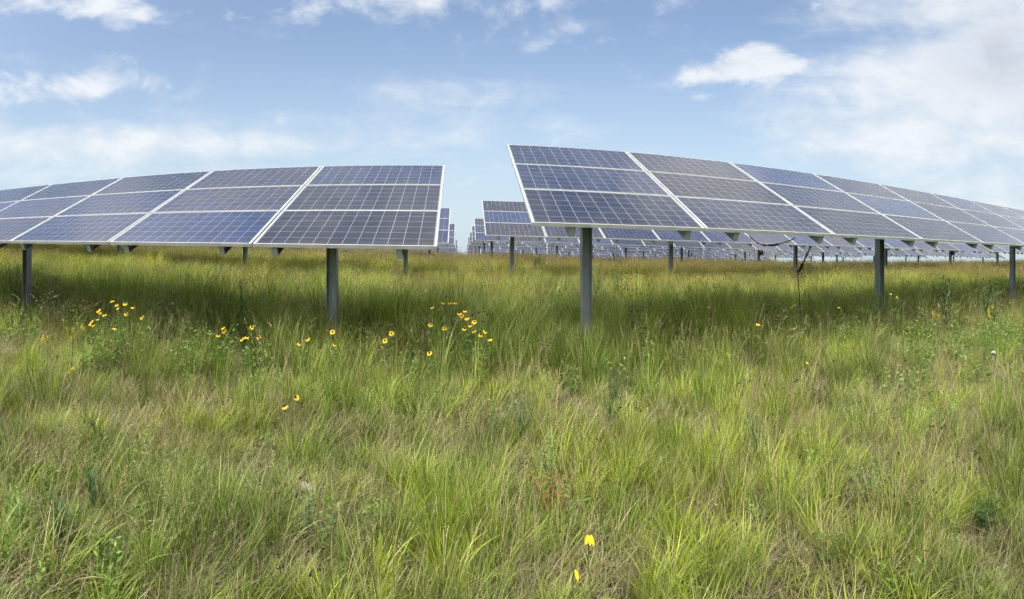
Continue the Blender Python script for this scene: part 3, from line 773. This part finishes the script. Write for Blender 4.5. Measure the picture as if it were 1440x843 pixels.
# dead dark stalk in front of the second-row post
def dead_stalk():
    p = at(1128, 372, 8.6); base = Vector((p.x, p.y, gz(p.x, p.y)))
    root = empty('dead_dock_stalk', base, 'dark brown dead dock stalk with curved feathery seed head below the right table', 'dead stalk')
    H = -base.z
    top = at(1140, 347, 8.6)-base; kn = at(1122, 385, 8.6)-base
    b = MB(); b.tube([(0, 0, 0), kn*.5, kn, (kn+top)/2+Vector((.0, 0, -.02)), top], [.009, .008, .007, .005, .003], 6)
    mesh_obj('stem', b.mesh('stem', [M_DEAD]), root)
    b = MB(); g = random.Random(3)
    for side in (0, 1):
        for i in range(150):
            t = g.random(); c = kn.lerp(top, t) if side == 0 else kn.lerp(kn+Vector((.10, 0, .16)), t)
            c = c + Vector((math.sin(t*3)*.015, 0, 0)); d = Vector((g.gauss(0, .6), g.gauss(0, .6), .9))
            b.leaf(c, d, (g.random(), g.random(), .3), .040, .015*(1-t*.5), .0, 0, 2)
    mesh_obj('seed_head', b.mesh('seed_head', [M_DEAD]), root)
dead_stalk()

def weed(px, pytop, r, label, mat, seed, nst=3, spread=.12, L=.10, W=.03, per=16, name='leafy_weed', cat='weed', group='leafy weeds in the meadow', up=.5, toph=None, blooms=None):
    g = random.Random(seed); p = at(px, pytop, r); base = Vector((p.x, p.y, gz(p.x, p.y))); H = p.z-base.z
    root = empty(name, base, label, cat, group); b = MB(); f = MB(); bl = MB()
    for s in range(nst):
        a = g.uniform(0, 6.28); top = Vector((math.cos(a)*spread*g.uniform(.2, 1), math.sin(a)*spread*g.uniform(.2, 1), H*g.uniform(.8, 1) if s else H))
        path = bez((g.uniform(-.02, .02), g.uniform(-.02, .02), 0), top, (0, 0, 0), 10); b.tube(path, [.004-.0025*i/10 for i in range(11)], 5)
        for k in range(per):
            t = .25+.75*k/per; i = min(9, int(t*10)); c = path[i].lerp(path[i+1], t*10-i); a2 = k*2.4+g.uniform(-.3, .3)
            sz = (1.15-.65*t)*g.uniform(.8, 1.15); f.leaf(c, (math.cos(a2), math.sin(a2), up), (0, 0, 1), L*sz, W*sz, .6, 0, 5)
        if blooms:
            bl = MB()
            for k in range(60):
                t = g.uniform(.72, 1); c = path[9].lerp(path[10], (t-.72)/.28) + Vector((g.gauss(0, .010), g.gauss(0, .010), g.gauss(0, .008)))
                bl.leaf(c, (g.gauss(0, 1), g.gauss(0, 1), g.random()), (0, .3, 1),        .022, .009, 0, 0, 2)
            mesh_obj('bloom', bl.mesh('bloom', [blooms]), root)
    mesh_obj('stem', b.mesh('stem', [M_STEM]), root); mesh_obj('foliage', f.mesh('foliage', [mat]), root)
    return root
weed(890, 379, 6.9, 'dark green leafy weed with pointed leaves right of the aisle end post', M_LEAF, 1, 4, .16, .16, .045, 16)
weed(342, 388, 7.6, 'dark bushy weed standing in the shade below the left table', M_LEAF, 2, 6, .15, .10, .035, 24)
weed(258, 366, 10.5, 'leafy pale milkweed beyond the left table, near the second-row left post', M_LEAFL, 3, 5, .28, .18, .07, 16)
weed(237, 392, 7.6, 'dark green weed left of the shaded bush below the left table', M_LEAF, 4, 5, .15, .10, .032, 20)
weed(20, 372, 9.5, 'dark weed bush left of the left edge post', M_LEAF, 31, 6, .30, .11, .035, 24)
weed(70, 376, 9.0, 'dark weed just right of the left edge post', M_LEAF, 32, 6, .25, .10, .032, 24)
weed(300, 361, 13., 'far dark weed clump below the left table, left of a second-row post', M_LEAF, 33, 8, .5, .16, .05, 22)
weed(235, 362, 13., 'far dark weed clump left of the pale milkweed', M_LEAF, 34, 8, .5, .16, .05, 22)
weed(838, 366, 11., 'dark weed clump behind the aisle end post of the right table', M_LEAF, 35, 8, .45, .14, .045, 22)
weed(757, 357, 22., 'round dark shrub before the far rows, right of the aisle', M_LEAF, 36, 9, .6, .25, .09, 22)
weed(873, 366, 11.5, 'dark weed clump right of the one behind the aisle end post', M_LEAF, 37, 8, .45, .14, .045, 22)
weed(1395, 378, 9.5, 'tall dark green weed at the foot of the right edge post', M_LEAF, 38, 8, .35, .16, .03, 22, up=1.2)
weed(1330, 386, 9.2, 'dark green weed between second post and edge post on the right', M_LEAF, 39, 7, .3, .15, .03, 22, up=1.2)
weed(905, 396, 6.7, 'smaller dark weed leaning on the pointed leaved one', M_LEAF, 40, 3, .12, .13, .04, 14)
weed(320, 410, 7.2, 'low blue green weed beside the shaded bush below the left table', M_SAGE, 41, 5, .14, .07, .022, 18)
weed(860, 545, 4.2, 'dark feathery herb above the lone near coneflower', M_LEAF, 42, 6, .13, .06, .010, 24, up=.9)
weed(575, 490+5, 17. if 0 else 5.1, 'low grey green herb at the left of the aisle', M_SAGE, 5, 4, .12, .06, .02, 16)
weed(735, 545, 3.9, 'feathery blue green herb in the centre of the foreground', M_SAGE, 6, 8, .18, .05, .008, 30, up=.9)
weed(700, 560, 3.8, 'dark feathery herb left of the blue green one in the centre', M_LEAF, 7, 6, .16, .05, .008, 28, up=.9)
weed(862, 512, 4.7, 'dark green ferny herb below the right table end post', M_LEAF, 8, 6, .14, .06, .012, 24, up=.8)
weed(1065, 575, 3.6, 'soft blue green herb tuft in the right foreground', M_SAGE, 9, 9, .16, .05, .007, 30, up=1.)
weed(673, 478, 5.3, 'pale yellow green leafy stem below the aisle daisies', M_LEAFL, 10, 2, .05, .08, .03, 12)
weed(130, 660, 2.7, 'tall broad leaved weed in the lower left foreground', M_LEAF, 11, 2, .06, .12, .022, 14, up=1.3)
weed(22, 700, 2.6, 'broad rounded leaves of a weed at the lower left edge', M_LEAFL, 12, 3, .10, .11, .030, 10, up=1.2)
weed(775, 618, 3.1, 'light green toothed herb in the middle foreground', M_LEAFL, 13, 5, .14, .05, .02, 18)
weed(1225, 650, 2.9, 'low pale green herb patch in the right foreground', M_LEAFL, 14, 6, .18, .05, .02, 16)
weed(80, 700, 2.4, 'second broad leaved weed right of the rounded one at lower left', M_LEAF, 15, 2, .06, .10, .022, 10, up=1.3)
weed(1395, 700, 2.7, 'dark green lobed weed at the lower right edge', M_LEAF, 16, 5, .14, .06, .03, 12)
weed(1070, 690, 2.8, 'light herb with small leaves left of the pale herb patch', M_LEAFL, 17, 5, .15, .045, .018, 16)
weed(540, 690, 2.7, 'small bright herb between grass bunches, lower centre left', M_LEAFL, 18, 4, .10, .045, .018, 14)
weed(775, 655, 2.75, 'rusty brown dead leaves of a low herb in the middle foreground', M_RUST, 51, 6, .12, .05, .02, 14)
weed(430, 690, 2.55, 'grey green low herb beside the small pale stone', M_SAGE, 52, 4, .10, .04, .014, 14)
GOLDGRP = 'goldenrod plants'
weed(99, 519, 4.7, 'yellow blooming goldenrod alone in the left foreground', M_LEAFL, 21, 1, .03, .05, .01, 16, 'goldenrod', 'goldenrod', GOLDGRP, blooms=M_GOLDROD)
weed(100, 462, 5.5, 'goldenrod just left of the left-hand daisy patch', M_LEAFL, 22, 3, .10, .06, .012, 20, 'goldenrod', 'goldenrod', GOLDGRP, blooms=M_GOLDROD)
weed(66, 470, 5.5, 'goldenrod at the far left, below the left edge post', M_LEAFL, 23, 3, .10, .06, .012, 20, 'goldenrod', 'goldenrod', GOLDGRP, blooms=M_GOLDROD)
weed(118, 458, 5.5, 'goldenrod touching the lowest left daisies', M_LEAFL, 24, 2, .06, .06, .012, 20, 'goldenrod', 'goldenrod', GOLDGRP, blooms=M_GOLDROD)
weed(1318, 440, 6.6, 'pale yellow green goldenrod in bud right of the second right post', M_LEAFL, 25, 2, .05, .05, .012, 20, 'goldenrod', 'goldenrod', GOLDGRP, blooms=M_GOLDROD)
weed(1393, 430, 6.6, 'pale goldenrod in bud near the right edge of the view', M_LEAFL, 26, 3, .08, .05, .012, 20, 'goldenrod', 'goldenrod', GOLDGRP, blooms=M_GOLDROD)

def fluff(px, py, r, label):
    p = at(px, py, r); base = Vector((p.x, p.y, gz(p.x, p.y))); root = empty('thistle', base, label, 'thistle')
    b = MB(); b.tube(bez((0, 0, 0), p-base, (.03, 0, 0)), .003, 5); mesh_obj('stem', b.mesh('stem', [M_DRYSTEM]), root)
    b = MB(); g = random.Random(5)
    for i in range(120):
        d = Vector((g.gauss(0, 1), g.gauss(0, 1), abs(g.gauss(0, .8)))).normalized(); b.leaf(d*.002, d, (g.random(), g.random(), .2), .021, .004, 0, 0, 2)
    mesh_obj('fluff', b.mesh('fluff', [M_WHITE]), root, p-base)
    b = MB(); b.tube([(0, 0, -.02), (0, 0, -.012), (0, 0, 0)], [.004, .011, .010], 8); mesh_obj('bud', b.mesh('bud', [M_CONE]), root, p-base)
fluff(1397, 497, 4.6, 'white fluffy thistle head near the right edge of the meadow')

def stone():
    p = at(433, 690, 1.); az = (433-CX)/F
    r = 3.0
    for _ in range(30): r += (-gz(math.sin(az)*r, math.cos(az)*r)/r - (690-HY)/F)*2
    x, y = math.sin(az)*r, math.cos(az)*r
    bm = bmesh.new(); bmesh.ops.create_icosphere(bm, subdivisions=3, radius=.045)
    for v in bm.verts:
        k = 1+.25*(value_noise(v.co.x+3, v.co.y+v.co.z, 30, 3)-.5); v.co = Vector((v.co.x*1.3*k, v.co.y*k, v.co.z*.6*k))
    me = bpy.data.meshes.new('stone'); bm.to_mesh(me); bm.free(); me.materials.append(M_STONE)
    tag(mesh_obj('stone', me, None, (x, y, gz(x, y)+.02)), 'small pale stone on a bare patch in the left foreground', 'stone')
stone()

# small far tree seen down the aisle
def far_tree(px, r, H, label, seed, wid=2.):
    az = (px-CX)/F; x, y = math.sin(az)*r, math.cos(az)*r; base = Vector((x, y, gz(x, y)))
    root = empty('tree', base, label, 'tree', 'far trees at the end of the aisle'); g = random.Random(seed)
    b = MB(); b.tube([(0, 0, 0), (.1, 0, H*.4), (0, .1, H*.8)], [.22, .15, .05], 8)
    for k in range(6): a = g.uniform(0, 6.28); b.tube([(0.05, 0, H*.35), (math.cos(a)*wid*.5, math.sin(a)*wid*.5, H*.7)], [.09, .03], 6)
    mesh_obj('trunk', b.mesh('trunk', [M_DRYSTEM]), root); c = MB()
    cl = [(Vector((g.gauss(0, wid*.4), g.gauss(0, wid*.4), H*g.uniform(.35, .95))), wid*g.uniform(.2, .4)) for _ in range(22)]
    for i in range(3500):
        cc, rr = g.choice(cl); d = Vector((g.gauss(0, 1), g.gauss(0, 1), g.gauss(0, 1))).normalized(); q = cc + d*rr*g.uniform(.5, 1.)
        c.leaf(q, (g.gauss(0, 1), g.gauss(0, 1), g.gauss(0, 1)), (.1, .2, 1), .28, .16, 0, 0, 2)
    mesh_obj('crown', c.mesh('crown', [M_LEAF]), root)
far_tree(656, 150, 4.6, 'small dark green tree at the far end of the aisle', 1)
far_tree(651, 165, 4.0, 'lower tree half hidden left of the small tree at the end of the aisle', 2)

# ------------------------------------------------------------------ sky and sun
SUN_EL, SUN_AZ = R(58), R(202)            # azimuth clockwise from +Y: behind the camera, a little to the left
w = bpy.data.worlds.new('World'); sc.world = w; w.use_nodes = True
t = NT(w.node_tree)
sky = t.n('ShaderNodeTexSky', sky_type='NISHITA', sun_disc=False)
sky.sun_elevation = SUN_EL; sky.sun_rotation = SUN_AZ; sky.altitude = 200; sky.air_density = 1.0; sky.dust_density = 1.2; sky.ozone_density = 1.6
STR = .10
d = t.n('ShaderNodeTexCoord').outputs['Generated']
s = t.n('ShaderNodeSeparateXYZ', {0: d}); X, Y, Z = s.outputs
az = t.math('ARCTAN2', X, Y)
hyp = t.math('SQRT', t.math('ADD', t.math('MULTIPLY', X, X), t.math('MULTIPLY', Y, Y)))
el = t.math('DIVIDE', Z, t.math('MAXIMUM', hyp, .02))
zz = t.math('ADD', t.math('MAXIMUM', Z, 0.), .16)
pl = t.n('ShaderNodeCombineXYZ', {0: t.math('DIVIDE', X, zz), 1: t.math('DIVIDE', Y, zz), 2: 0.}).outputs[0]
nA = t.n('ShaderNodeTexNoise', {'Vector': pl, 'Scale': 2.4, 'Detail': 9., 'Roughness': .55, 'Distortion': .3}).outputs[0]
aev = t.n('ShaderNodeCombineXYZ', {0: t.math('MULTIPLY', az, 1.), 1: t.math('MULTIPLY', el, 1.5), 2: 3.}).outputs[0]
nB = t.n('ShaderNodeTexNoise', {'Vector': aev, 'Scale': 7., 'Detail': 10., 'Roughness': .6, 'Distortion': .3}).outputs[0]
nS = t.n('ShaderNodeTexNoise', {'Vector': t.n('ShaderNodeCombineXYZ', {0: az, 1: t.math('MULTIPLY', el, 5.), 2: 1.}).outputs[0], 'Scale': 4., 'Detail': 9., 'Roughness': .6, 'Distortion': .4}).outputs[0]
def blob(px, py, sx, sy, wgt):
    a, e = ray(px, py); sx /= F; sy /= F
    da = t.math('DIVIDE', t.math('SUBTRACT', az, a), sx); de = t.math('DIVIDE', t.math('SUBTRACT', el, e), sy)
    q = t.math('ADD', t.math('MULTIPLY', da, da), t.math('MULTIPLY', de, de))
    return t.math('MULTIPLY', t.math('EXPONENT', t.math('MULTIPLY', q, -1.)), wgt)
def total(lst):
    o = lst[0]
    for k in lst[1:]: o = t.math('ADD', o, k)
    return o
# crisp cumulus
cum = total([blob(1062, 78, 34, 26, 1.0), blob(1035, 98, 50, 22, .9), blob(1105, 86, 40, 13, .8), blob(990, 112, 32, 16, .6), blob(985, 136, 30, 9, .5), blob(1145, 8, 25, 22, .5), blob(560, 2, 190, 26, .75), blob(800, 2, 70, 14, .45), blob(110, 8, 150, 24, .9), blob(120, 125, 110, 20, .8), blob(10, 140, 60, 16, .5)])
f1 = t.ramp(t.math('ADD', t.math('MULTIPLY', cum, .62), t.math('MULTIPLY_ADD', nB, 2.0, -1.0)), .12, .70)
# soft sheets
sh = total([blob(1370, 110, 215, 95, 1.2), blob(1180, 190, 130, 50, .6), blob(1440, 230, 200, 90, .55), blob(150, 198, 280, 26, 1.05), blob(640, 150, 160, 45, .35), blob(420, 212, 120, 14, .25), blob(200, 250, 500, 26, .25), blob(620, 170, 200, 60, .16), blob(50, 240, 250, 40, .25), blob(1400, 10, 200, 50, .35), blob(1430, -90, 330, 90, 1.0), blob(1750, 100, 220, 160, 1.1), blob(-250, 60, 200, 160, .5)])
f2 = t.ramp(t.math('ADD', t.math('MULTIPLY', sh, .75), t.math('MULTIPLY', t.math('SUBTRACT', t.math('MULTIPLY_ADD', nB, .5, t.math('MULTIPLY', nS, .5)), .5), 1.9)), .02, .95)
# high broken cloud overhead, which the panels mirror
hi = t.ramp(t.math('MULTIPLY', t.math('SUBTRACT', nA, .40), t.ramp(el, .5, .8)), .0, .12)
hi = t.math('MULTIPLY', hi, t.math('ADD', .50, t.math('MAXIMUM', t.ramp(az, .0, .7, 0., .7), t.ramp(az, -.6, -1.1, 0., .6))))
veil = t.ramp(el, .48, .0, .18, .88)
f = t.math('MAXIMUM', t.math('MAXIMUM', t.math('MULTIPLY', f1, .85), t.math('MULTIPLY', f2, .86)), t.math('MULTIPLY', hi, .85))
ccol = t.mix(t.ramp(nB, .35, .65), (4.3, 4.75, 5.2), (5.5, 5.6, 5.75))
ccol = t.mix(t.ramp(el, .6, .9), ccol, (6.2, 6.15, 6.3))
skyc = t.mix(veil, t.mix(1., sky.outputs[0], (.92, .98, 1.06), 'MULTIPLY'), (3.65, 4.4, 4.85))
grey = blob(1415, 80, 90, 55, .8)
ccol = t.mix(t.math('MULTIPLY', grey, t.ramp(nB, .4, .6)), ccol, (3.3, 3.6, 4.1))
colr = t.mix(f, skyc, ccol)
# thin cloud glow round the sun, out of view, added to lift the shade
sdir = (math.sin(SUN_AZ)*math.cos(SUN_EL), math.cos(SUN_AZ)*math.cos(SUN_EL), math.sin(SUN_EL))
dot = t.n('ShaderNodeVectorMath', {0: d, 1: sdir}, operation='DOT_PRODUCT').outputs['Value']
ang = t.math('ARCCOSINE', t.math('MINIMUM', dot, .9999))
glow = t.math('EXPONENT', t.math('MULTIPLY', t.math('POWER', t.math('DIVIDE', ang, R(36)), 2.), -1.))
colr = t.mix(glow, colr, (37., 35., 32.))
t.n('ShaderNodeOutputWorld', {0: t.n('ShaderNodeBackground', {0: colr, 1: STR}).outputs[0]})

sun = bpy.data.lights.new('sun', 'SUN'); sun.energy = 1.5; sun.angle = R(14); sun.color = (1, .96, .89)
so = bpy.data.objects.new('sun', sun); COL.objects.link(so)
sd = Vector((math.sin(SUN_AZ)*math.cos(SUN_EL), math.cos(SUN_AZ)*math.cos(SUN_EL), math.sin(SUN_EL)))
so.rotation_euler = sd.to_track_quat('Z', 'Y').to_euler(); so.location = (0, 0, 30)

# ------------------------------------------------------------------ camera
sc.render.engine = 'CYCLES'
cam = bpy.data.cameras.new('camera'); cam.type = 'PANO'; cam.panorama_type = 'CENTRAL_CYLINDRICAL'
cam.central_cylindrical_range_u_min = -CX/F; cam.central_cylindrical_range_u_max = CX/F
cam.central_cylindrical_range_v_min = -(843-HY)/F; cam.central_cylindrical_range_v_max = HY/F
cam.central_cylindrical_radius = 1.0
cam.clip_start = .05; cam.clip_end = 6000
co = bpy.data.objects.new('camera', cam); COL.objects.link(co); co.rotation_euler = (R(90), 0, 0); sc.camera = co
sc.view_settings.view_transform = 'Standard'; sc.view_settings.look = 'None'; sc.view_settings.exposure = 0.8; sc.view_settings.gamma = 1
sc.cycles.max_bounces = 4; sc.cycles.diffuse_bounces = 3; sc.cycles.glossy_bounces = 2; sc.cycles.transmission_bounces = 2
sc.cycles.use_adaptive_sampling = True; sc.cycles.adaptive_threshold = .05; sc.cycles.caustics_reflective = False; sc.cycles.caustics_refractive = False
sc.cycles.use_denoising = True; sc.cycles.denoiser = 'OPENIMAGEDENOISE'; sc.cycles.denoising_input_passes = 'RGB_ALBEDO_NORMAL'; sc.cycles.denoising_prefilter = 'NONE'
